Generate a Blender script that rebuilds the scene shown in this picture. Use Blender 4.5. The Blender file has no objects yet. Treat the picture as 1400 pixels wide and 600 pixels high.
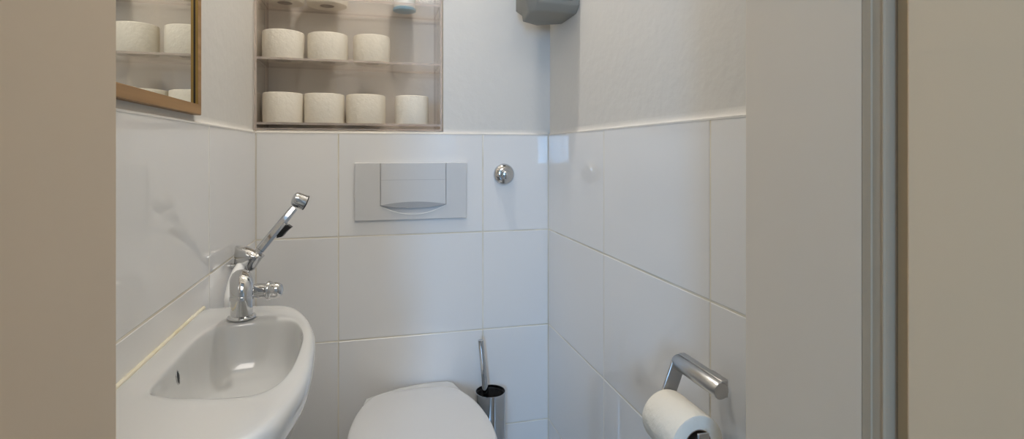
import bpy, bmesh, math, random
from mathutils import Vector, Matrix
random.seed(7)
PI = math.pi
C = bpy.context.scene.collection
S = 1.15
PSI = 0.2498
F = 736.3
HOR = 208.0
CH = 1.08                      # camera height; z below is measured from the camera unless noted

# ------------------------------------------------------------------ camera
cam_d = bpy.data.cameras.new('camera'); cam = bpy.data.objects.new('camera', cam_d); C.objects.link(cam)
cam.location = (0, 0, CH); cam.rotation_euler = (PI/2, 0, -PSI)
cam_d.sensor_width = 36; cam_d.lens = F/1400*36; cam_d.shift_y = -(300-HOR)/1400
cam_d.clip_start = 0.01
bpy.context.scene.camera = cam

# ------------------------------------------------------------------ world, light, exposure
sc = bpy.context.scene
sc.view_settings.view_transform = 'Standard'; sc.view_settings.look = 'None'
sc.view_settings.gamma = 1; sc.view_settings.use_curve_mapping = False
sc.view_settings.exposure = 0.49
try:
    sc.cycles.use_denoising = True
    sc.cycles.max_bounces = 14; sc.cycles.transparent_max_bounces = 24
    sc.cycles.diffuse_bounces = 8; sc.cycles.glossy_bounces = 6; sc.cycles.transmission_bounces = 12
    sc.cycles.sample_clamp_indirect = 4
except Exception: pass
w = bpy.data.worlds.new('world'); sc.world = w; w.use_nodes = True
w.node_tree.nodes['Background'].inputs[0].default_value = (1.0, 0.96, 0.92, 1)
w.node_tree.nodes['Background'].inputs[1].default_value = 0.9

def area(name, loc, target, sx, sy, power, col):
    d = bpy.data.lights.new(name, 'AREA'); d.shape = 'RECTANGLE'; d.size = sx; d.size_y = sy
    d.energy = power; d.color = col
    o = bpy.data.objects.new(name, d); C.objects.link(o); o.location = loc
    o.rotation_euler = (Vector(target)-Vector(loc)).to_track_quat('-Z', 'Y').to_euler()
    return o
LAMP_E = 350.0
area('hall_window_daylight', (-.90, -2.56, 1.45), (0.2, 1.4, 0.9), 0.34, 1.0, 37, (0.26, 0.56, 1.0))
area('added_hall_fill', (0.1, -0.75, 2.44), (0.1, -0.4, 0.4), 1.0, 0.9, 13.5, (1.0, 0.92, 0.83))  # added warm fill below the hall ceiling, brightens the door jambs

# ------------------------------------------------------------------ materials
def lin(h):
    h = h.lstrip('#'); r = []
    for i in (0, 2, 4):
        c = int(h[i:i+2], 16)/255; r.append(c/12.92 if c <= .04045 else ((c+.055)/1.055)**2.4)
    return (*r, 1)
def mat(name, col, rough=.5, metal=0, spec=.5, coat=0, bump=None, vary=None, emit=None):
    m = bpy.data.materials.new(name); m.use_nodes = True; nt = m.node_tree; b = nt.nodes['Principled BSDF']
    b.inputs['Base Color'].default_value = lin(col) if isinstance(col, str) else (*col, 1)
    b.inputs['Roughness'].default_value = rough; b.inputs['Metallic'].default_value = metal
    b.inputs['Specular IOR Level'].default_value = spec; b.inputs['Coat Weight'].default_value = coat
    b.inputs['Coat Roughness'].default_value = .05
    tc = nt.nodes.new('ShaderNodeTexCoord')
    if bump:
        n = nt.nodes.new('ShaderNodeTexNoise'); n.inputs['Scale'].default_value = bump[0]; n.inputs['Detail'].default_value = bump[2] if len(bump) > 2 else 3
        nt.links.new(tc.outputs['Object'], n.inputs['Vector'])
        bn = nt.nodes.new('ShaderNodeBump'); bn.inputs['Strength'].default_value = 1; bn.inputs['Distance'].default_value = bump[1]
        nt.links.new(n.outputs['Fac'], bn.inputs['Height']); nt.links.new(bn.outputs[0], b.inputs['Normal'])
    if vary:
        n = nt.nodes.new('ShaderNodeTexNoise'); n.inputs['Scale'].default_value = vary[0]; n.inputs['Detail'].default_value = 4
        mp = nt.nodes.new('ShaderNodeMapping'); mp.inputs['Scale'].default_value = vary[2] if len(vary) > 2 else (1, 1, 1)
        nt.links.new(tc.outputs['Object'], mp.inputs[0]); nt.links.new(mp.outputs[0], n.inputs['Vector'])
        r = nt.nodes.new('ShaderNodeValToRGB')
        r.color_ramp.elements[0].position = .35; r.color_ramp.elements[1].position = .65
        r.color_ramp.elements[0].color = lin(vary[1]); r.color_ramp.elements[1].color = lin(col)
        nt.links.new(n.outputs['Fac'], r.inputs[0]); nt.links.new(r.outputs[0], b.inputs['Base Color'])
    if emit:
        b.inputs['Emission Color'].default_value = (*emit[0], 1); b.inputs['Emission Strength'].default_value = emit[1]
    return m
M = {}
M['tile'] = mat('glazed_tile', '#e3e1de', .012, spec=.72, bump=(5, .0002, 0))
M['grout'] = mat('grout', '#e3ddcf', .8, vary=(9, '#cfc7b3'))
M['plaster'] = mat('white_wall_paint', '#d1cdc6', .75, spec=.25, bump=(38, .0012, 5))
M['ceiling'] = mat('ceiling_paint', '#e8e6e1', .8, spec=.2)
M['floor'] = mat('floor_tile', '#8d8b87', .35, vary=(5, '#7a7874'))
M['jamb'] = mat('beige_gloss_paint', '#cfbfa9', .48, spec=.25, vary=(3, '#cbbaa4', (1, 1, .25)))
M['casing'] = mat('grey_white_casing_paint', '#a3937d', .8, spec=.1, bump=(60, .0006, 3))
M['gap_shade'] = mat('brown_gap_shade', '#c4a983', .6)  # brown stands in for the shadowed gap between casing and door
M['ceramic'] = mat('white_ceramic', '#cbcbc9', .09, coat=.5)
M['seat'] = mat('white_seat_plastic', '#cecece', .28)
M['caulk'] = mat('aged_sealant', '#e8e2d0', .5, vary=(22, '#dcd2b2'))
M['paper'] = mat('toilet_paper', '#dfd8ca', .95, spec=.1, bump=(95, .0014, 2))
M['core'] = mat('cardboard_core', '#8b7562', .9)
M['chrome'] = mat('chrome', (.60, .605, .61), .06, 1)
M['satin'] = mat('brushed_steel', (.50, .50, .50), .28, 1)
M['black'] = mat('black_plastic', '#141414', .35)
M['dark'] = mat('dark_inside', '#0d0d0d', .6)
M['plate'] = mat('silver_grey_plastic', '#cbcac8', .32, spec=.5)
M['plate_dark'] = mat('darker_grey_plastic', '#a5a5a5', .3)  # one even darker grey for flap grip, seam and aerator mesh
M['unit'] = mat('grey_appliance_plastic', '#8f8e87', .6)
M['wood'] = mat('oak_frame', '#a57f52', .45, vary=(14, '#8c683b', (1, .15, 5)))
M['gold'] = mat('gilt_lip', '#a8874a', .35, metal=.6)
M['walnut'] = mat('dark_lip', '#2e2012', .5)
M['hose'] = mat('white_hose', '#f2f2f0', .35)
M['bluecap'] = mat('blue_plastic', '#6ba4c0', .35)
M['whitepl'] = mat('white_plastic', '#e2e2de', .35)
M['bristle'] = mat('black_bristles', '#0a0a0a', .8)
M['door'] = mat('beige_door_paint', '#cfb899', .42, spec=.25, vary=(2, '#cbb495', (1, 1, .3)))
M['lampglow'] = mat('lamp_diffuser', '#ffffff', .5, emit=((1.0, .96, .905), LAMP_E))
M['mirror'] = mat('mirror_glass', (.86, .88, .86), .01, 1)

def acrylic(name, tint, haze, hazecol):
    m = bpy.data.materials.new(name); m.use_nodes = True; nt = m.node_tree
    for n in list(nt.nodes): nt.nodes.remove(n)
    out = nt.nodes.new('ShaderNodeOutputMaterial'); tr = nt.nodes.new('ShaderNodeBsdfTransparent'); tr.inputs[0].default_value = lin(tint)
    gl = nt.nodes.new('ShaderNodeBsdfGlossy'); gl.inputs['Roughness'].default_value = .03; gl.inputs[0].default_value = (1, 1, 1, 1)
    di = nt.nodes.new('ShaderNodeBsdfDiffuse'); di.inputs[0].default_value = lin(hazecol)
    fr = nt.nodes.new('ShaderNodeFresnel'); ge = nt.nodes.new('ShaderNodeNewGeometry'); mr = nt.nodes.new('ShaderNodeMapRange')
    mr.inputs['To Min'].default_value = 1.36; mr.inputs['To Max'].default_value = 1/1.36          # the same sheet seen from either side
    nt.links.new(ge.outputs['Backfacing'], mr.inputs['Value']); nt.links.new(mr.outputs[0], fr.inputs['IOR'])
    m1 = nt.nodes.new('ShaderNodeMixShader'); m1.inputs[0].default_value = haze
    nt.links.new(tr.outputs[0], m1.inputs[1]); nt.links.new(di.outputs[0], m1.inputs[2])
    m2 = nt.nodes.new('ShaderNodeMixShader'); nt.links.new(fr.outputs[0], m2.inputs[0])
    nt.links.new(m1.outputs[0], m2.inputs[1]); nt.links.new(gl.outputs[0], m2.inputs[2]); nt.links.new(m2.outputs[0], out.inputs[0])
    return m
M['acryl'] = acrylic('clear_acrylic', '#fefdfc', .015, '#f3ece4')
M['acryl_edge'] = acrylic('acrylic_cut_edge', '#ece0d8', .35, '#efe2d8')

# ------------------------------------------------------------------ helpers
def tag(o, label=None, cat=None, group=None, kind=None):
    if label: o['label'] = label
    if cat: o['category'] = cat
    if group: o['group'] = group
    if kind: o['kind'] = kind
    return o
def thing(name, label, cat, loc, group=None):
    o = bpy.data.objects.new(name, None); C.objects.link(o); o.location = loc; o.empty_display_size = .05
    return tag(o, label, cat, group)
def obj(name, bm, mats, parent=None, smooth=True, bevel=0, subsurf=0, seg=2, solid=0):
    """bm is in world coordinates; the object gets the parent's location as origin"""
    if not isinstance(mats, (list, tuple)): mats = [mats]
    bmesh.ops.recalc_face_normals(bm, faces=bm.faces)
    me = bpy.data.meshes.new(name)
    p = Vector((0, 0, 0))
    q = parent
    while q is not None: p += q.location; q = q.parent
    if parent is None and len(bm.verts):
        xs = [v.co for v in bm.verts]
        p = Vector((sum(v.x for v in xs)/len(xs), sum(v.y for v in xs)/len(xs), min(v.z for v in xs)))
    bmesh.ops.translate(bm, verts=bm.verts, vec=-p)
    bm.to_mesh(me); bm.free()
    for m in mats: me.materials.append(M[m] if isinstance(m, str) else m)
    if smooth:
        for f in me.polygons: f.use_smooth = True
    o = bpy.data.objects.new(name, me); C.objects.link(o)
    if parent is None: o.location = p
    else: o.parent = parent
    if bevel:
        b = o.modifiers.new('bevel', 'BEVEL'); b.width = bevel; b.segments = seg; b.limit_method = 'ANGLE'; b.angle_limit = math.radians(35)
        b.harden_normals = False
    if subsurf:
        s = o.modifiers.new('sub', 'SUBSURF'); s.levels = subsurf; s.render_levels = subsurf
    if smooth and not subsurf:
        try:
            me.set_sharp_from_angle(angle=math.radians(40))
        except Exception: pass
    return o
def box(bm, x0, x1, y0, y1, z0, z1, mi=0):
    vs = [bm.verts.new(p) for p in ((x0,y0,z0),(x1,y0,z0),(x1,y1,z0),(x0,y1,z0),(x0,y0,z1),(x1,y0,z1),(x1,y1,z1),(x0,y1,z1))]
    fs = []
    for f in ((0,3,2,1),(4,5,6,7),(0,1,5,4),(1,2,6,5),(2,3,7,6),(3,0,4,7)):
        ff = bm.faces.new([vs[i] for i in f]); ff.material_index = mi; fs.append(ff)
    return fs
def NB(): return bmesh.new()
def loft(bm, loops, cap0=True, cap1=True, mi=0, closed=True):
    rows = [[bm.verts.new(p) for p in L] for L in loops]
    n = len(rows[0])
    for a, b in zip(rows, rows[1:]):
        for i in range(n if closed else n-1):
            f = bm.faces.new((a[i], a[(i+1) % n], b[(i+1) % n], b[i])); f.material_index = mi
    if cap0: bm.faces.new(rows[0][::-1]).material_index = mi
    if cap1: bm.faces.new(rows[-1]).material_index = mi
    return rows
def basis(d):
    d = Vector(d).normalized(); u = d.orthogonal() if abs(d.z) > .98 else Vector((0, 0, 1)).cross(d)
    u.normalize(); return d, u, d.cross(u)
def lathe(bm, base, axis, prof, n=40, cap0=True, cap1=True, mi=0):
    d, u, v = basis(axis); base = Vector(base)
    loft(bm, [[base + d*h + (u*math.cos(2*PI*i/n) + v*math.sin(2*PI*i/n))*r for i in range(n)] for r, h in prof], cap0, cap1, mi)
def ring_lathe(bm, base, axis, prof, n=40, mi=0):       # closed profile (torus-like)
    d, u, v = basis(axis); base = Vector(base)
    rows = [[bm.verts.new(base + d*h + (u*math.cos(2*PI*i/n) + v*math.sin(2*PI*i/n))*r) for i in range(n)] for r, h in prof]
    k = len(rows)
    for j in range(k):
        a, b = rows[j], rows[(j+1) % k]
        for i in range(n):
            bm.faces.new((a[i], a[(i+1) % n], b[(i+1) % n], b[i])).material_index = mi
def tube(bm, pts, rs, n=16, mi=0, sx=1.0):
    pts = [Vector(p) for p in pts]; loops = []
    u = None
    for i, p in enumerate(pts):
        t = (pts[min(i+1, len(pts)-1)] - pts[max(i-1, 0)]).normalized()
        if u is None: u = basis(t)[1]
        u = (u - t*u.dot(t)).normalized(); v = t.cross(u)
        r = rs[i] if isinstance(rs, (list, tuple)) else rs
        loops.append([p + (u*math.cos(2*PI*k/n)*sx + v*math.sin(2*PI*k/n))*r for k in range(n)])
    loft(bm, loops, mi=mi)
def spline(pts, k=6):
    pts = [Vector(p) for p in pts]; out = []
    for i in range(len(pts)-1):
        p0, p1, p2, p3 = pts[max(i-1, 0)], pts[i], pts[i+1], pts[min(i+2, len(pts)-1)]
        for j in range(k):
            t = j/k
            out.append(.5*((2*p1) + (p2-p0)*t + (2*p0-5*p1+4*p2-p3)*t*t + (3*p1-p0-3*p2+p3)*t**3))
    out.append(pts[-1]); return out
def chaikin(pts, k=2):
    for _ in range(k):
        q = []
        for i in range(len(pts)):
            a, b = pts[i], pts[(i+1) % len(pts)]
            q.append((a[0]*.75+b[0]*.25, a[1]*.75+b[1]*.25)); q.append((a[0]*.25+b[0]*.75, a[1]*.25+b[1]*.75))
        pts = q
    return pts
def by_angle(poly, c, n):                                # outline sampled at equal angles about c
    out = []
    for k in range(n):
        a = 2*PI*k/n; dx, dy = math.cos(a), math.sin(a); best = 0
        for i in range(len(poly)):
            x0, y0 = poly[i][0]-c[0], poly[i][1]-c[1]; x1, y1 = poly[(i+1) % len(poly)][0]-c[0], poly[(i+1) % len(poly)][1]-c[1]
            ex, ey = x1-x0, y1-y0; den = dx*ey - dy*ex
            if abs(den) < 1e-12: continue
            t = (x0*ey - y0*ex)/den; s = (x0*dy - y0*dx)/den
            if t > best and -1e-9 <= s <= 1+1e-9: best = t
        out.append((c[0]+dx*best, c[1]+dy*best))
    return out
cs, sn = math.cos(PSI), math.sin(PSI)
def P(px, py, d):                                        # the place a photo point has at distance d along the view axis
    lat = (px-700)/F*d
    return Vector((lat*cs + d*sn, -lat*sn + d*cs, CH - (py-HOR)/F*d))

# ------------------------------------------------------------------ room dimensions (metres)
D = 1.3563*S; XR = .4452*S; XL = -.2671*S
W = .3532*S; H = .25*S
ZT = CH + .0463*S                                        # top edge of the tiles
T = .008                                                 # tile thickness
Y0 = .50; Y1 = .36                                       # inner and outer face of the door wall
OX0, OX1, OZ = -.202, .388, 2.05                         # door opening
ZC = 2.50
GAP = .0026
def tiles(bm, place, ucuts, vcuts, mi):
    """place(u, v, w): w=0 wall plane, w=1 tile face"""
    for a, b in zip(ucuts, ucuts[1:]):
        for c, d in zip(vcuts, vcuts[1:]):
            g = GAP/2; e = .0015
            a1, b1, c1, d1 = a+g, b-g, c+g, d-g
            L = [[(a1,c1,-.2),(b1,c1,-.2),(b1,d1,-.2),(a1,d1,-.2)], [(a1,c1,1-e/T),(b1,c1,1-e/T),(b1,d1,1-e/T),(a1,d1,1-e/T)],
                 [(a1+e*.35,c1+e*.35,1-e*.35/T),(b1-e*.35,c1+e*.35,1-e*.35/T),(b1-e*.35,d1-e*.35,1-e*.35/T),(a1+e*.35,d1-e*.35,1-e*.35/T)],
                 [(a1+e,c1+e,1),(b1-e,c1+e,1),(b1-e,d1-e,1),(a1+e,d1-e,1)]]
            rows = [[bm.verts.new(place(*p)) for p in l] for l in L]
            for r0, r1 in zip(rows, rows[1:]):
                for i in range(4):
                    f = bm.faces.new((r0[i], r0[(i+1) % 4], r1[(i+1) % 4], r1[i])); f.material_index = mi
            bm.faces.new(rows[-1]).material_index = mi
vc = [max(ZT-k*H, 0) for k in range(4, -1, -1)]
if vc[0] > .001: vc = [0]+vc
# niche in the back wall
NX0, NX1, NZ0, NZ1, NY = XL-T, .1935, CH+.060, CH+.80, D+T+.165

# ---- back wall
b = NB()
YB = D+T
def wquad(bm, pts, mi=0): bm.faces.new([bm.verts.new(p) for p in pts]).material_index = mi
box(b, XL-T-.12, XR+T+.12, YB, YB+.25, 0, NZ0)                     # below the niche
box(b, NX1, XR+T+.12, YB, YB+.25, NZ0, ZC)                         # right of it
box(b, XL-T-.12, NX0, YB, YB+.25, NZ0, ZC)
box(b, NX0, NX1, YB, YB+.25, NZ1, ZC)
box(b, NX0, NX1, NY, YB+.25, NZ0, NZ1)
box(b, XL-T, XR+T, YB-.0074, YB+.001, 0, ZT-.0015, 1)                # grout bed
tiles(b, lambda u, v, ww: (u, YB-T*ww, v), [XL, .2689*S-W, .2689*S, XR], vc, 2)
tag(obj('wall_back', b, ['plaster', 'grout', 'tile'], smooth=False), kind='structure')
# ---- left wall
b = NB()
box(b, XL-T-.12, XL-T, Y1, YB, 0, ZC)
box(b, XL-T-.001, XL-T+.0074, Y0, YB-T, 0, ZT-.0015, 1)
yl = .9952*S
tiles(b, lambda u, v, ww: (XL-T+T*ww, u, v), [Y0, yl-W, yl, D], vc, 2)
tag(obj('wall_left', b, ['plaster', 'grout', 'tile'], smooth=False), kind='structure')
# ---- right wall
b = NB()
box(b, XR+T, XR+T+.12, Y1, YB, 0, ZC)
box(b, XR+T-.0074, XR+T+.001, Y0, YB-T, 0, ZT-.0015, 1)
yr = 1.001*S
tiles(b, lambda u, v, ww: (XR+T-T*ww, u, v), [Y0, yr-W, yr, D], vc, 2)
tag(obj('wall_right', b, ['plaster', 'grout', 'tile'], smooth=False), kind='structure')
# ---- caulk bead along the tile tops
b = NB()
q = .0055
def bead(p0, p1, nx, ny):                                           # small fillet from the tile face up to the plaster
    pr = [(-.0003, -.0030), (-.0006, -.0028), (-.0004, .0004), (.0022, .0013), (.0048, .0028), (.0066, .0056), (.0076, .0098), (.0079, .0140), (.0095, .0140), (.0095, -.0030)]
    loft(b, [[(x+nx*k, y+ny*k, ZT+h) for k, h in pr] for x, y in (p0, p1)])
bead((NX1, D), (XR, D), 0, 1)
pr2 = [(-.0003, -.0030), (-.0006, -.0028), (-.0004, .0004), (.004, .0035), (.0082, .0042), (.0082, -.0030)]
loft(b, [[(x, D+k, ZT+h) for k, h in pr2] for x in (XL, NX1)])
bead((XR, Y0), (XR, D), 1, 0)
bead((XL, Y0), (XL, D), -1, 0)
tag(obj('trim_1', b, 'plaster'), kind='structure')
# ---- front wall around the door
b = NB()
HX = 1.7
box(b, -HX, OX0-.0125, Y1, Y0, 0, ZC)
box(b, OX1+.0305, HX, Y1, Y0, 0, ZC)
box(b, OX0-.0125, OX1+.0305, Y1, Y0, OZ+.0125, ZC)
tag(obj('wall_front', b, 'plaster', smooth=False), kind='structure')
# ---- floor, ceiling
b = NB(); box(b, -HX, HX, -2.6, YB+.2, -.1, 0); tag(obj('floor', b, 'floor', smooth=False), kind='structure')
b = NB(); box(b, -HX, HX, -2.6, YB+.2, ZC, ZC+.1); tag(obj('ceiling', b, 'ceiling', smooth=False), kind='structure')
# ---- hall behind the camera
b = NB(); box(b, -HX-.1, -HX, -2.7, Y0, 0, ZC); tag(obj('wall_hall_left', b, 'plaster', smooth=False), kind='structure')
b = NB(); box(b, HX, HX+.1, -2.7, Y0, 0, ZC); tag(obj('wall_hall_right', b, 'plaster', smooth=False), kind='structure')
b = NB()
wx0, wx1, wz0, wz1 = -1.14, -.66, .85, 2.05
box(b, -HX, wx0, -2.7, -2.6, 0, ZC); box(b, wx1, HX, -2.7, -2.6, 0, ZC)
box(b, wx0, wx1, -2.7, -2.6, 0, wz0); box(b, wx0, wx1, -2.7, -2.6, wz1, ZC)
tag(obj('wall_hall_back', b, 'plaster', smooth=False), kind='structure')
b = NB()
for x0, x1, z0, z1 in ((wx0, wx0+.05, wz0, wz1), (wx1-.05, wx1, wz0, wz1), (wx0+.05, wx1-.05, wz0, wz0+.05), (wx0+.05, wx1-.05, wz1-.05, wz1), (-.915, -.885, wz0+.05, wz1-.05)):
    box(b, x0, x1, -2.66, -2.62, z0, z1)
tag(obj('window_1', b, 'whitepl', bevel=.004), kind='structure')

# ------------------------------------------------------------------ door frame and door
b = NB()                                                            # left reveal lining
box(b, OX0-.012, OX0, Y1-.015, Y0+.001, 0, OZ)
tag(obj('trim_2', b, 'jamb', bevel=.0015), kind='structure')
b = NB()                                                            # right reveal lining
box(b, OX1, OX1+.030, .3578, Y0+.001, 0, OZ)
tag(obj('trim_3', b, 'jamb', bevel=.001), kind='structure')
b = NB(); box(b, OX0-.012, OX1+.030, Y1+.0005, Y0+.001, OZ+.0002, OZ+.012); tag(obj('trim_4', b, 'jamb'), kind='structure')
b = NB()                                                            # moulded casing strip on the right
prof = [(OX1+.030, .3575), (OX1+.0012, .3575), (OX1-.0005, .3568), (OX1-.0005, .3492), (OX1+.0006, .3484), (OX1+.0006, .3402),
        (OX1-.0004, .3396), (OX1-.0007, .3380), (OX1+.0004, .3367), (OX1+.030, .3365)]
loft(b, [[(x, y, z) for x, y in prof] for z in (0, OZ)])
tag(obj('trim_5', b, 'casing'), kind='structure')
b = NB(); box(b, OX1+.012, OX1+.03, .3215, .3364, .0, OZ); tag(obj('trim_6', b, 'gap_shade'), kind='structure')  # strip painted as the shaded gap beside the door leaf
b = NB()                                                            # hall-side casing left
box(b, OX0-.08, OX0-.0125, Y1-.015, Y1-.0005, 0, OZ+.06)
tag(obj('trim_7', b, 'jamb', bevel=.002), kind='structure')
b = NB()                                                            # the opened door leaf
box(b, OX1+.0015, OX1+.0415, -.30, .3212, .008, OZ-.005)
dr = obj('door_1', b, 'door', bevel=.0025); tag(dr, kind='structure')
b = NB()
lathe(b, (OX1+.0016, -.24, 1.03), (-1, 0, 0), [(.024, 0), (.024, .006), (.01, .008), (.009, .045), (.0, .046)], 24, cap1=False)
tube(b, [(OX1-.04, -.24, 1.03), (OX1-.043, -.20, 1.03), (OX1-.043, -.13, 1.03)], .009, 14)
obj('door_handle', b, 'satin', dr)

# ------------------------------------------------------------------ ceiling lamp (out of frame, lights the room)
LX, LY, LZ = .14, 1.23, ZC
t = thing('ceiling_lamp', 'round opal ceiling lamp fixed above the toilet', 'lamp', (LX, LY, LZ))
b = NB(); lathe(b, (LX, LY, LZ), (0, 0, -1), [(.075, 0), (.075, .03), (.07, .035)], 40); obj('base', b, 'whitepl', t)
b = NB(); lathe(b, (LX, LY, LZ-.0352), (0, 0, -1), [(.040, 0), (.040, .010), (.034, .022), (.018, .030), (.006, .032)], 40); obj('diffuser', b, 'lampglow', t)

# ------------------------------------------------------------------ acrylic shelf unit in the niche
ax0, ax1 = NX0+.004, NX1-.004; ay0, ay1 = YB-.006, NY-.004; az0, az1 = NZ0+.0012, NZ1-.004
TH = .006
u = thing('acrylic_shelf_unit', 'clear acrylic shelf unit filling the wall niche, holding toilet rolls', 'shelf', ((ax0+ax1)/2, (ay0+ay1)/2, az0))
def panel(name, x0, x1, y0, y1, z0, z1, thin):
    b = NB(); fs = box(b, x0, x1, y0, y1, z0, z1)
    for f in fs:
        f.normal_update(); n = f.normal
        ax = max(range(3), key=lambda i: abs(n[i]))
        f.material_index = 0 if ax == thin else 1
    return obj(name, b, ['acryl', 'acryl_edge'], u, smooth=False)
panel('side_panel', ax0, ax0+TH, ay0, ay1, az0, az1, 0)
panel('side_panel', ax1-TH, ax1, ay0, ay1, az0, az1, 0)
panel('back_panel', ax0+TH, ax1-TH, ay1-.003, ay1, az0, az1, 1)
SH = [CH+.0805, CH+.2560, CH+.4260]                      # shelf tops
panel('bottom_panel', ax0+TH, ax1-TH, ay0, ay1-.003, az0, az0+.004, 2)
for z in SH: panel('shelf', ax0+TH, ax1-TH, ay0, ay1-.003, z-TH, z, 2)
panel('top_panel', ax0+TH, ax1-TH, ay0, ay1-.003, az1-TH, az1, 2)

# ------------------------------------------------------------------ toilet rolls on the shelves
def make_roll(label, group, loc, R, h, axis=(0, 0, 1), seed=0):
    t = thing('toilet_roll', label, 'toilet roll', loc, group)
    L = Vector(loc); rnd = random.Random(seed)
    b = NB(); n = 56; ri = .0205
    d, uu, vv = basis(axis)
    prof = [(ri, 0), (R-.003, 0), (R-.0008, .0012), (R, .004), (R+.0004, h*.5), (R, h-.004), (R-.0008, h-.0012), (R-.003, h), (ri, h)]
    ph = rnd.uniform(0, 6)
    rows = []
    for r, hh in prof:
        row = []
        for i in range(n):
            a = 2*PI*i/n
            k = 1 + (.006*math.sin(2*a+ph) + .004*math.sin(5*a+ph*2) if r > ri else 0)
            row.append(b.verts.new(L + d*hh + (uu*math.cos(a)+vv*math.sin(a))*r*k))
        rows.append(row)
    for j in range(len(rows)):
        p, q = rows[j], rows[(j+1) % len(rows)]
        for i in range(n): b.faces.new((p[i], p[(i+1) % n], q[(i+1) % n], q[i]))
    obj('paper', b, 'paper', t)
    b = NB(); ring_lathe(b, L, axis, [(ri-.0002, .0002), (ri-.0002, h-.0002), (ri-.0014, h-.0002), (ri-.0014, .0002)], 32)
    obj('core', b, 'core', t)
    # loose tail of the outer sheet
    a0 = ph
    return t
RH = .0835
def shelf_roll(px, row, width_px, label, dy=0.0, h=RH, seed=0):
    tn = math.tan(PSI+math.atan((px-700)/F))
    al = PSI+math.atan((px-700)/F); off = math.atan((px-700)/F)
    R = .0575*width_px/56
    y = ay0+.010+R+dy
    # silhouette half-width: place the centre on the bearing
    x = y*tn
    return make_roll(label, 'toilet rolls in the acrylic shelf unit', (x, y, SH[row]+.0004), R, h, seed=seed)
shelf_roll(387.5, 0, 52.5, 'toilet roll on the bottom shelf, leftmost of the four', seed=1)
shelf_roll(443.5, 0, 53.5, 'second toilet roll from the left on the bottom shelf', seed=2)
shelf_roll(500.5, 0, 54, 'third toilet roll from the left on the bottom shelf', seed=3)
shelf_roll(563, 0, 47.5, 'toilet roll at the right end of the bottom shelf, apart from the other three', seed=4)
shelf_roll(387.6, 1, 53.5, 'toilet roll on the middle shelf, leftmost of the three', h=.0795, seed=5)
shelf_roll(448.5, 1, 53.5, 'middle toilet roll of the three on the middle shelf', h=.0785, seed=6)
shelf_roll(508.5, 1, 50.5, 'toilet roll on the middle shelf, rightmost of the three, beside the empty space', h=.0785, seed=7)
shelf_roll(389.6, 2, 50.5, 'toilet roll on the top shelf at its left end, seen from below', dy=.030, seed=8)
shelf_roll(447, 2, 55, 'toilet roll on the top shelf, the one nearer the blue based container', dy=.030, seed=9)
# white container with a blue base
tn = math.tan(PSI+math.atan((553-700)/F)); yy = ay0+.106; xx = yy*tn
t = thing('container', 'white container with a blue base standing on the top shelf at right', 'container', (xx, yy, SH[2]+.0005))
b = NB(); lathe(b, (xx, yy, SH[2]+.0005), (0, 0, 1), [(.029, 0), (.034, .002), (.0345, .008), (.033, .0095)], 40); obj('base', b, 'bluecap', t)
b = NB(); lathe(b, (xx, yy, SH[2]+.0101), (0, 0, 1), [(.032, 0), (.0325, .10), (.026, .118), (.014, .125), (.012, .14)], 40); obj('body', b, 'whitepl', t)

# ------------------------------------------------------------------ mirror on the left wall
mz = CH+.0665; my1 = 1.080; my0 = .42; mz1 = CH+.78
fx0, fx1 = XL-T, XL-T+.0125; fw = .0185
t = thing('wall_mirror', 'wood framed mirror hanging on the left wall above the basin', 'mirror', (fx0, (my0+my1)/2, mz))
b = NB()
# mitred frame: front face, outer and inner sides
def rect(o, x): return [(x, my0+o, mz+o), (x, my1-o, mz+o), (x, my1-o, mz1-o), (x, my0+o, mz1-o)]
gx = fx1-.0060
loft(b, [rect(0, fx0+.0005), rect(0, fx1-.001), rect(.0012, fx1), rect(fw-.0006, fx1), rect(fw, fx1-.0004), rect(fw, fx1-.0006)], False, False)
obj('frame', b, 'wood', t, smooth=False)
b = NB(); loft(b, [rect(fw, fx1-.0006), rect(fw, fx1-.0044)], False, False); obj('gilt_lip', b, 'gold', t, smooth=False)
b = NB(); loft(b, [rect(fw, fx1-.0044), rect(fw, gx)], False, False); obj('inner_lip', b, 'walnut', t, smooth=False)
b = NB(); box(b, fx0+.0005, gx, my0+.004, my1-.004, mz+.004, mz1-.004); obj('mirror_glass', b, 'mirror', t, smooth=False)

# ------------------------------------------------------------------ grey unit on the right wall
ux = XR+T
t = thing('wall_dispenser', 'grey plastic box-shaped unit fixed high on the right wall by the corner', 'dispenser', (ux, 1.40, CH+.366))
def UL(pts, z): return [(x, y, z) for x, y in pts]
Fb = [(ux, 1.345), (.408, 1.335), (.392, 1.355), (.404, 1.462), (.452, 1.494), (ux, 1.455)]
Fm = [(ux, 1.322), (.403, 1.310), (.383, 1.345), (.402, 1.462), (.440, 1.507), (ux, 1.500)]
Ft = [(ux, 1.318), (.402, 1.304), (.377, 1.335), (.388, 1.480), (.430, 1.515), (ux, 1.515)]
b = NB(); loft(b, [UL(Fb, CH+.3665), UL(Fm, CH+.384), UL(Ft, CH+.40), UL(Ft, CH+.60), UL(Fm, CH+.615)])
obj('housing', b, 'unit', t, bevel=.004, seg=3)
b = NB(); loft(b, [[(x, y, z) for x, y, z in ((.406, 1.3068, CH+.392), (.50, 1.317, CH+.392), (.50, 1.317, CH+.59), (.406, 1.3068, CH+.59))],
                   [(.408, 1.3022, CH+.395), (.498, 1.3122, CH+.395), (.498, 1.3122, CH+.588), (.408, 1.3022, CH+.588)]])
obj('front_panel', b, 'unit', t, bevel=.002)

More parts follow.
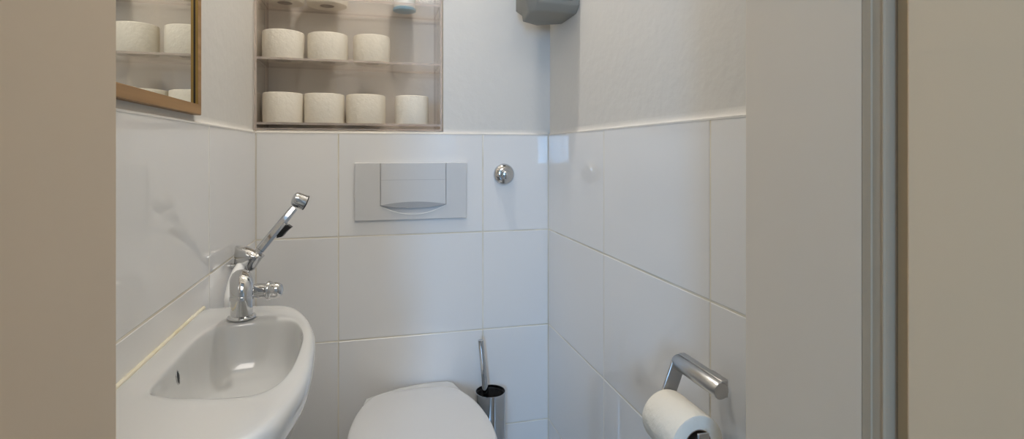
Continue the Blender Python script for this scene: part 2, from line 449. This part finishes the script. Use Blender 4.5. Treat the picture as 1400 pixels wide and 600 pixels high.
# ------------------------------------------------------------------ flush plate
fx0_, fx1_ = -.0535, .2595; fz1, fz0 = CH-.0300, CH-.1905
t = thing('flush_plate', 'silver-grey flush plate with curved push flap above the toilet', 'flush plate', ((fx0_+fx1_)/2, D, fz0))
px0, px1 = .0165, .1985                                            # flap sides
mx = (px0+px1)/2
fb = fz0+.040                                                      # flap's lower corners
def arc(x, drop): s = (x-mx)/((px1-px0)/2); return -drop*(1-s*s)
# plate with an opening that ends in the arc
b = NB(); n = 24; yb, yf = D-.0002, D-.0095
xs = [px0+(px1-px0)*i/n for i in range(n+1)]
def strip(bm, quads, ya, yb2):
    loft(bm, [[(x, ya, z) for x, z in quads], [(x, yb2, z) for x, z in quads]])
outer = [(fx0_, fz0), (fx1_, fz0), (fx1_, fz1), (px1+.0012, fz1)] + [(px1+.0012, fb)] + [(x, fb+arc(x, .0255)) for x in xs[::-1][1:-1]] + [(px0-.0012, fb), (px0-.0012, fz1), (fx0_, fz1)]
strip(b, outer, yb, yf)
obj('plate', b, 'plate', t, bevel=.0012, smooth=False)
b = NB()                                                           # flap
flap = [(px1, fz1-.0005), (px1, fb+.001)] + [(x, fb+.001+arc(x, .0085)) for x in xs[::-1][1:-1]] + [(px0, fb+.001), (px0, fz1-.0005)]
strip(b, flap[::-1], yb-.002, yf-.0025)
fl = obj('flap', b, 'plate', t, bevel=.001, smooth=False)
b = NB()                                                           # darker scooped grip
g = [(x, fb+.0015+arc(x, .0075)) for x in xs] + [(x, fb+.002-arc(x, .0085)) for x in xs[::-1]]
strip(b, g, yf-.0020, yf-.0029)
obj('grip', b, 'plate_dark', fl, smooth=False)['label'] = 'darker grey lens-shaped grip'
b = NB(); box(b, px0+.001, px1-.001, yf-.0030, yf-.0024, fz1-.0485, fz1-.0478); obj('seam', b, 'plate_dark', fl, smooth=False)
b = NB(); box(b, px0-.0005, px1+.0005, yb-.0015, yb-.0005, fb-.02, fz1-.002); obj('recess', b, 'plate', t, smooth=False)
b = NB()
pts = [(x, yf-.0006, fb-.0004+arc(x, .0255)) for x in xs]
tube(b, pts, .0011, 8); obj('lip', b, 'whitepl', t)['label'] = 'bright curved lip'

# ------------------------------------------------------------------ round chrome valve on the back wall
vx, vz = .3725, CH-.0655
t = thing('shutoff_valve', 'round chrome valve rosette with centre button on the back wall tiles', 'valve', (vx, D, vz))
b = NB(); lathe(b, (vx, D-.0004, vz), (0, -1, 0), [(.0312, 0), (.0318, .003), (.0305, .007), (.0255, .013), (.018, .0165), (.0135, .0175)], 48); obj('rosette', b, 'chrome', t)
b = NB(); lathe(b, (vx, D-.0180, vz), (0, -1, 0), [(.0125, 0), (.0130, .012), (.0118, .0165), (.0085, .0185), (.0, .0190)], 36, cap1=False); obj('button', b, 'chrome', t)

# ------------------------------------------------------------------ hand basin
DZ = CH-.287
def to_xy(pxs, z): 
    r = []
    for a, c in pxs:
        p = P(a, c, (CH-z)*F/(c-HOR)); r.append((p.x, p.y))
    return r
outer_px = [(400, 419.5), (419, 431), (430, 450), (433, 470), (424, 520), (398, 560), (372, 594)]
op = to_xy(outer_px, DZ-.006)
basin_o = [(XL+.001, 1.107), (XL+.001, 1.109), (XL+.003, 1.109), (-.24, 1.106), (-.18, 1.098)] + op + [(-.150, .560), (-.20, .535), (-.26, .525), (XL+.001, .525)]
basin_o = [(max(x, XL+.001), y) for x, y in basin_o]
inner = to_xy([(281, 452), (330, 443), (372, 439), (402, 440), (414, 455), (414, 472), (400, 508), (380, 530), (352, 543), (300, 547), (212, 544), (203, 540), (212, 528)], DZ-.006)
cB = (-.195, .84); N = 96
def densify(poly, k=4):
    out = []
    for i in range(len(poly)):
        a, c = poly[i], poly[(i+1) % len(poly)]
        for j in range(k): out.append((a[0]+(c[0]-a[0])*j/k, a[1]+(c[1]-a[1])*j/k))
    return out
oo = by_angle(chaikin(basin_o, 3), cB, N); ii = by_angle(chaikin(inner, 3), cB, N)
def sc_wall(L, s, sy=None, y=.87):
    sy = sy or s
    return [(XL+.001+(p[0]-XL-.001)*s, y+(p[1]-y)*sy) for p in L]
def sc_c(L, s, c=cB): return [(c[0]+(p[0]-c[0])*s, c[1]+(p[1]-c[1])*s) for p in L]
def mix(A, B, t): return [(a[0]*(1-t)+c[0]*t, a[1]*(1-t)+c[1]*t) for a, c in zip(A, B)]
def zl(L, z): return [(x, y, z) for x, y in L]
bc = (-.185, .85)
def clampx(L): return [(max(x, XL+.001), y) for x, y in L]
loops = [zl(sc_wall(oo, .30, .35), DZ-.20), zl(sc_wall(oo, .55, .60), DZ-.185), zl(sc_wall(oo, .80, .82), DZ-.13), zl(sc_wall(oo, .91, .93), DZ-.075), zl(sc_wall(oo, .955, .965), DZ-.045),
         zl(sc_wall(oo, .985, .985), DZ-.038), zl(oo, DZ-.027), zl(sc_wall(oo, 1.0, 1.0), DZ-.013), zl(sc_wall(oo, .992, .993), DZ-.005), zl(sc_wall(oo, .97, .977), DZ-.0008), zl(sc_wall(oo, .94, .955), DZ)]
top = sc_wall(oo, .94, .955)
loops += [zl(mix(top, ii, .5), DZ-.0005), zl(mix(top, ii, .88), DZ-.001), zl(mix(top, ii, .97), DZ-.0022), zl(sc_c(ii, .992, bc), DZ-.006), zl(sc_c(ii, .975, bc), DZ-.016),
          zl(sc_c(ii, .93, bc), DZ-.048), zl(sc_c(ii, .87, bc), DZ-.074), zl(sc_c(ii, .76, bc), DZ-.090), zl(sc_c(ii, .50, bc), DZ-.098), zl(sc_c(ii, .16, bc), DZ-.102)]
t = thing('hand_basin', 'small white ceramic hand basin mounted on the left wall', 'basin', (XL, .85, DZ-.2))
b = NB(); loft(b, loops); obj('bowl', b, 'ceramic', t, subsurf=1)
b = NB(); lathe(b, (bc[0], bc[1], DZ-.1025), (0, 0, 1), [(.021, 0), (.021, .003), (.017, .004), (.008, .0025)], 32); obj('drain', b, 'chrome', t)
b = NB(); lathe(b, P(243.5, 516, .703)+Vector((-.001, 0, 0)), (1, .16, .18), [(.0096, 0), (.0096, .0012), (.0086, .0016), (.0080, .0009)], 28, cap1=False); ov = obj('overflow_ring', b, 'chrome', t)
b = NB(); lathe(b, P(243.5, 516, .703)+Vector((-.001, 0, 0)), (1, .16, .18), [(.0081, .0), (.0081, .0008)], 28); obj('overflow_hole', b, 'dark', ov)
b = NB(); tube(b, [(XL+.0012, y, DZ-.0002) for y in (.53, .7, .9, 1.104)], .0034, 10); obj('sealant_bead', b, 'caulk', t)['label'] = 'yellowed sealant bead along the wall'

# ------------------------------------------------------------------ tap with hand shower
TX, TY = -.2235, 1.0215
t = thing('basin_tap', 'chrome mixer tap with side handle at the far end of the basin', 'tap', (TX, TY, DZ))
b = NB(); lathe(b, (TX, TY, DZ+.0003), (0, 0, 1), [(.0228, 0), (.0230, .0015), (.0222, .0030), (.0192, .0045), (.0180, .0055)], 40); obj('base_ring', b, 'chrome', t)
b = NB(); lathe(b, (TX, TY, DZ+.0056), (0, 0, 1), [(.0178, 0), (.0175, .030), (.0178, .050), (.0175, .062), (.0150, .071), (.009, .076), (.002, .0775)], 40); obj('body', b, 'chrome', t)
b = NB()
sp = spline([(TX, TY+.004, DZ+.054), (TX+.001, TY-.004, DZ+.0635), (TX+.004, TY-.018, DZ+.0685), (TX+.0075, TY-.034, DZ+.0655), (TX+.0095, TY-.043, DZ+.056), (TX+.010, TY-.046, DZ+.046)], 6)
rs = [.0172+(.0012)*math.sin(i/len(sp)*PI) for i in range(len(sp))]
tube(b, sp, rs, 28); obj('spout', b, 'chrome', t)
b = NB(); lathe(b, (TX+.010, TY-.0461, DZ+.0485), (0, -.12, -1), [(.0178, 0), (.0183, .0008), (.0181, .0060), (.0140, .0064), (.0135, .0045)], 32, cap1=False)
ae = obj('aerator', b, 'chrome', t)
b = NB(); lathe(b, (TX+.010, TY-.0465, DZ+.0440), (0, -.12, -1), [(.0136, 0), (.0136, .0009)], 28); obj('mesh', b, 'plate_dark', ae)
b = NB()
hz = DZ+.0455
lathe(b, (TX+.012, TY, hz), (1, -.12, 0), [(.0115, 0), (.0115, .008), (.0122, .0085), (.0122, .0275), (.0115, .028)], 36); obj('handle_stem', b, 'chrome', t)
b = NB(); lathe(b, (TX+.0395, TY-.0033, hz), (1, -.12, 0), [(.0125, 0), (.0158, .002), (.0166, .005), (.0158, .008), (.0132, .0102), (.0130, .012), (.0138, .0150), (.0128, .0215), (.0092, .0265), (.003, .0285)], 10+22); obj('handle_knob', b, 'chrome', t)

d0 = 1.195; mp = d0/F
SC = P(340, 352, d0)
t = thing('hand_shower', 'chrome bidet hand shower with black trigger, slanting from its wall holder behind the basin tap', 'hand shower', tuple(SC))
b = NB()                                                           # holder cup
def ell(c, ra, rb, n=32, tilt=0):
    e1 = Vector((cs, -sn, 0)); e2 = Vector((sn, cs, 0)); e1 = (e1 + Vector((0, 0, tilt))).normalized()
    return [c + e1*ra*math.cos(2*PI*k/n) + e2*rb*math.sin(2*PI*k/n) for k in range(n)]
loft(b, [ell(P(340, 371, d0), 4*mp, 4*mp), ell(P(339.5, 369.5, d0), 8*mp, 7*mp, tilt=.1), ell(P(338, 365.5, d0), 14.5*mp, 11*mp, tilt=.25), ell(P(339, 358.5, d0), 18.5*mp, 13*mp, tilt=.25),
         ell(P(341, 351, d0), 20.5*mp, 14*mp, tilt=.05), ell(P(341.5, 346, d0), 20.5*mp, 14*mp, tilt=-.22), ell(P(339, 341, d0), 17.5*mp, 11*mp, tilt=-.28), ell(P(334.5, 337.5, d0), 12.5*mp, 7*mp, tilt=-.12), ell(P(330, 336, d0), 7*mp, 3*mp, tilt=-.08)])
obj('holder', b, 'chrome', t, subsurf=1)
b = NB(); h0 = P(325, 363.5, d0); tube(b, [h0, (XL+.0005, h0.y+.0, h0.z)], 4.2*mp, 20)
obj('wall_bracket', b, 'chrome', t)
a0, a1 = P(350, 348, d0), P(402.5, 284, d0+.045)
ax = (a1-a0).normalized()
b = NB(); tube(b, [a0, a0+ax*.012, a0+ax*.013, a0+ax*.045, a1-ax*.004, a1], [.0088, .0088, .0100, .0100, .0092, .0082], 8); obj('grip', b, 'chrome', t)
b = NB()
h0 = P(400.5, 270.5, d0+.044); h1 = P(418.5, 277.5, d0+.058)
lathe(b, h0, h1-h0, [(.0105, 0), (.0152, .0022), (.0170, .008), (.0178, .026), (.0178, .0285)], 32); hd = obj('shower_head', b, 'chrome', t)
b = NB(); hx = (h1-h0).normalized(); lathe(b, h0+hx*.0286, hx, [(.0179, 0), (.0179, .0022), (.0150, .003)], 32); obj('nozzle_face', b, 'black', hd)
dep = Vector((sn, cs, 0))
def tp(px, py, k): return P(px, py, d0+.028)+dep*k
b = NB(); prof = [(379, 325), (386, 323.5), (392, 316.5), (399.5, 310), (394, 306.5), (387, 313), (381, 318)]
loft(b, [[tp(x, y, -.0055) for x, y in prof], [tp(x, y, .0055) for x, y in prof]]); obj('trigger', b, 'black', t, bevel=.0008)['label'] = 'black wedge shaped trigger'
b = NB(); prof = [(377.5, 324), (381, 319.5), (387, 313), (393, 306), (390, 304), (383, 308.5), (377.5, 315.5), (375, 321.5)]
loft(b, [[tp(x, y, -.007) for x, y in prof], [tp(x, y, .007) for x, y in prof]]); obj('trigger_bracket', b, 'chrome', t, bevel=.001)
b = NB()
hp = spline([P(330, 362, d0-.01), P(324, 372, 1.16), P(319, 384, 1.135), P(315.5, 398, 1.112), P(313.5, 412, 1.10), P(315, 440, 1.105), P(322, 520, 1.12), P(334, 600, 1.15)], 8)
tube(b, hp, .0098, 16); obj('hose', b, 'hose', t)['label'] = 'white flexible hose'

# ------------------------------------------------------------------ toilet
tcx = .106; LZt = CH-.648
t = thing('toilet', 'white wall-hung toilet with closed lid below the flush plate', 'toilet', (tcx, 1.30, LZt-.40+.04))
half = [(1.509, .0), (1.509, .06), (1.502, .090), (1.485, .113), (1.455, .130), (1.42, .144), (1.388, .154), (1.32, .166), (1.25, .170), (1.18, .166), (1.12, .148), (1.07, .110), (1.04, .06), (1.032, 0)]
lid = [(tcx+w_, y) for y, w_ in half] + [(tcx-w_, y) for y, w_ in half[::-1][1:-1]]
ct = (tcx, 1.27); NL = 72
ll = by_angle(chaikin(lid, 3), ct, NL)
b = NB()
loft(b, [zl(sc_c(ll, .975, ct), LZt-.021), zl(sc_c(ll, .995, ct), LZt-.019), zl(sc_c(ll, 1.0, ct), LZt-.013), zl(sc_c(ll, .995, ct), LZt-.006), zl(sc_c(ll, .975, ct), LZt-.002), zl(sc_c(ll, .93, ct), LZt-.0006), zl(sc_c(ll, .6, ct), LZt+.001), zl(sc_c(ll, .2, ct), LZt+.0015)])
obj('lid', b, 'seat', t, subsurf=1)
b = NB()
loft(b, [zl(sc_c(ll, .95, ct), LZt-.040), zl(sc_c(ll, .985, ct), LZt-.037), zl(sc_c(ll, .985, ct), LZt-.027), zl(sc_c(ll, .96, ct), LZt-.0225)])
obj('seat', b, 'seat', t, subsurf=1)
b = NB()
blk = [(-.036, 1.400), (-.030, 1.462), (-.024, 1.492), (.020, 1.518), (.066, 1.537), (.11, 1.548), (.158, 1.554), (.205, 1.550), (.219, 1.535), (.236, 1.468), (.245, 1.40)]
loft(b, [zl(blk, LZt-.075), zl(blk, LZt-.0105)], mi=0)
obj('hinge_cover', b, 'ceramic', t, bevel=.004, seg=3)
b = NB()
by = [(x, min(y+.0, D-.001)) for x, y in ll]
def toil(s, y0, y1, z): return [(tcx+(x-tcx)*s, y0+(y-1.032)/(1.517-1.032)*(y1-y0), z) for x, y in ll]
loft(b, [toil(.42, 1.30, D-.001, LZt-.33), toil(.52, 1.24, D-.001, LZt-.30), toil(.66, 1.16, D-.001, LZt-.22), toil(.86, 1.08, D-.001, LZt-.12), toil(.955, 1.05, D-.001, LZt-.07), toil(.97, 1.045, 1.54, LZt-.045), toil(.955, 1.05, 1.52, LZt-.0405)])
obj('bowl', b, 'ceramic', t, subsurf=1)

# ------------------------------------------------------------------ toilet brush
bx, byy = .3215, 1.5100; bz = CH-.684; br = .0435
t = thing('toilet_brush_holder', 'tall polished steel brush holder standing between the toilet and the corner', 'brush holder', (bx, byy, 0))
b = NB(); ring_lathe(b, (bx, byy, .0005), (0, 0, 1), [(br, 0), (br, bz-.002), (br-.0005, bz), (br-.002, bz), (br-.0022, bz-.002), (br-.0022, .006), (.001, .006), (.001, 0)], 48); obj('cylinder', b, 'chrome', t)
b = NB(); ring_lathe(b, (bx, byy, .008), (0, 0, 1), [(br-.0026, 0), (br-.0026, bz-.016), (br-.0046, bz-.016), (br-.0046, 0)], 40); obj('inner_cup', b, 'dark', t)
t = thing('toilet_brush', 'toilet brush with slim steel handle leaning in the steel holder', 'toilet brush', (bx, byy, .02))
h0 = P(663.5, 532, 1.532); h1 = P(657, 464.5, 1.526)
hd = (h1-h0).normalized()
b = NB(); lathe(b, h0-hd*.22, hd, [(.006, 0), (.006, .16), (.0095, .218), (.0080, .25), (.0078, (h1-h0).length+.217), (.0072, (h1-h0).length+.2195)], 24); obj('handle', b, 'chrome', t)
b = NB()
rnd = random.Random(3); c0 = Vector((bx, byy, bz-.026))
lathe(b, (bx, byy, bz-.15), (0, 0, 1), [(.012, 0), (.026, .02), (.028, .09), (.024, .122)], 24)
for k in range(420):
    a = rnd.uniform(0, 2*PI); rr = br*.78*math.sqrt(rnd.random()); e = rnd.uniform(-.012, .012)
    p = Vector((bx+rr*math.cos(a), byy+rr*math.sin(a), bz-.016-rnd.uniform(0, .009)))
    q2 = p+Vector((.008*math.cos(a+e*90), .008*math.sin(a+e*90), rnd.uniform(.006, .013)))
    if math.hypot(q2.x-bx, q2.y-byy) > br-.006: q2.x = bx+(q2.x-bx)*.85; q2.y = byy+(q2.y-byy)*.85
    tube(b, [p-Vector((0, 0, .05)), p, q2], [.0007, .0006, .0003], 4)
obj('bristles', b, 'bristle', t)

# ------------------------------------------------------------------ paper holder on the right wall and its roll
hx_, hz_ = .4650, CH-.331
t = thing('toilet_paper_holder', 'chrome toilet paper holder with a rounded bar on the right wall tiles', 'paper holder', (XR, .72, hz_))
b = NB()
n = 28
def barloop(y, r=.0118, k=1.0): 
    L = []
    for i in range(n):
        a = 2*PI*i/n; x = math.cos(a)*r; z = math.sin(a)*r
        L.append((hx_+x*k, y, hz_+z*k))
    return L
ya, yb_ = .650, .762
loft(b, [barloop(ya, k=.93), barloop(ya+.0012), barloop(yb_-.0012), barloop(yb_, k=.93)])
obj('bar', b, 'satin', t)
b = NB(); box(b, hx_+.001, hx_+.0118, ya+.0015, yb_-.0015, hz_-.0105, hz_+.0135); box(b, hx_+.012, XR-.0003, ya+.050, yb_-.025, hz_-.0108, hz_-.0085); obj('wall_mount', b, 'satin', t, bevel=.002)
# flat arm that drops from the far end and turns through the roll
rc = Vector((.437, 0, CH-.403))
b = NB()
w2 = .0125
def armq(cx, cz, yy0, yy1, nx, nz): return [(cx-nx, yy0, cz-nz), (cx+nx, yy0, cz+nz), (cx+nx, yy1, cz+nz), (cx-nx, yy1, cz-nz)]
dv = Vector((rc.x-hx_, 0, rc.z-hz_)).normalized(); nv = Vector((-dv.z, 0, dv.x))*w2
s0 = Vector((hx_, 0, hz_-.002)); s1 = Vector((rc.x, 0, rc.z))+dv*.012
loft(b, [armq(s0.x, s0.z, .757, .7615, nv.x, nv.z), armq(s1.x, s1.z, .757, .7615, nv.x, nv.z)])
obj('arm', b, 'satin', t, bevel=.0012)
b = NB(); tube(b, [(rc.x, .7575, rc.z), (rc.x, .653, rc.z)], .0075, 20); obj('spindle', b, 'satin', t)
b = NB(); box(b, rc.x-.009, rc.x+.009,   .6495, .653, rc.z-.016, rc.z+.0175); obj('end_tab', b, 'satin', t, bevel=.0012)
R = .0400
rz = rc.z-.0040
rl = make_roll('white toilet roll hanging on the chrome holder on the right wall', None, (rc.x, .752, rz), R, .089, axis=(0, -1, 0), seed=12)
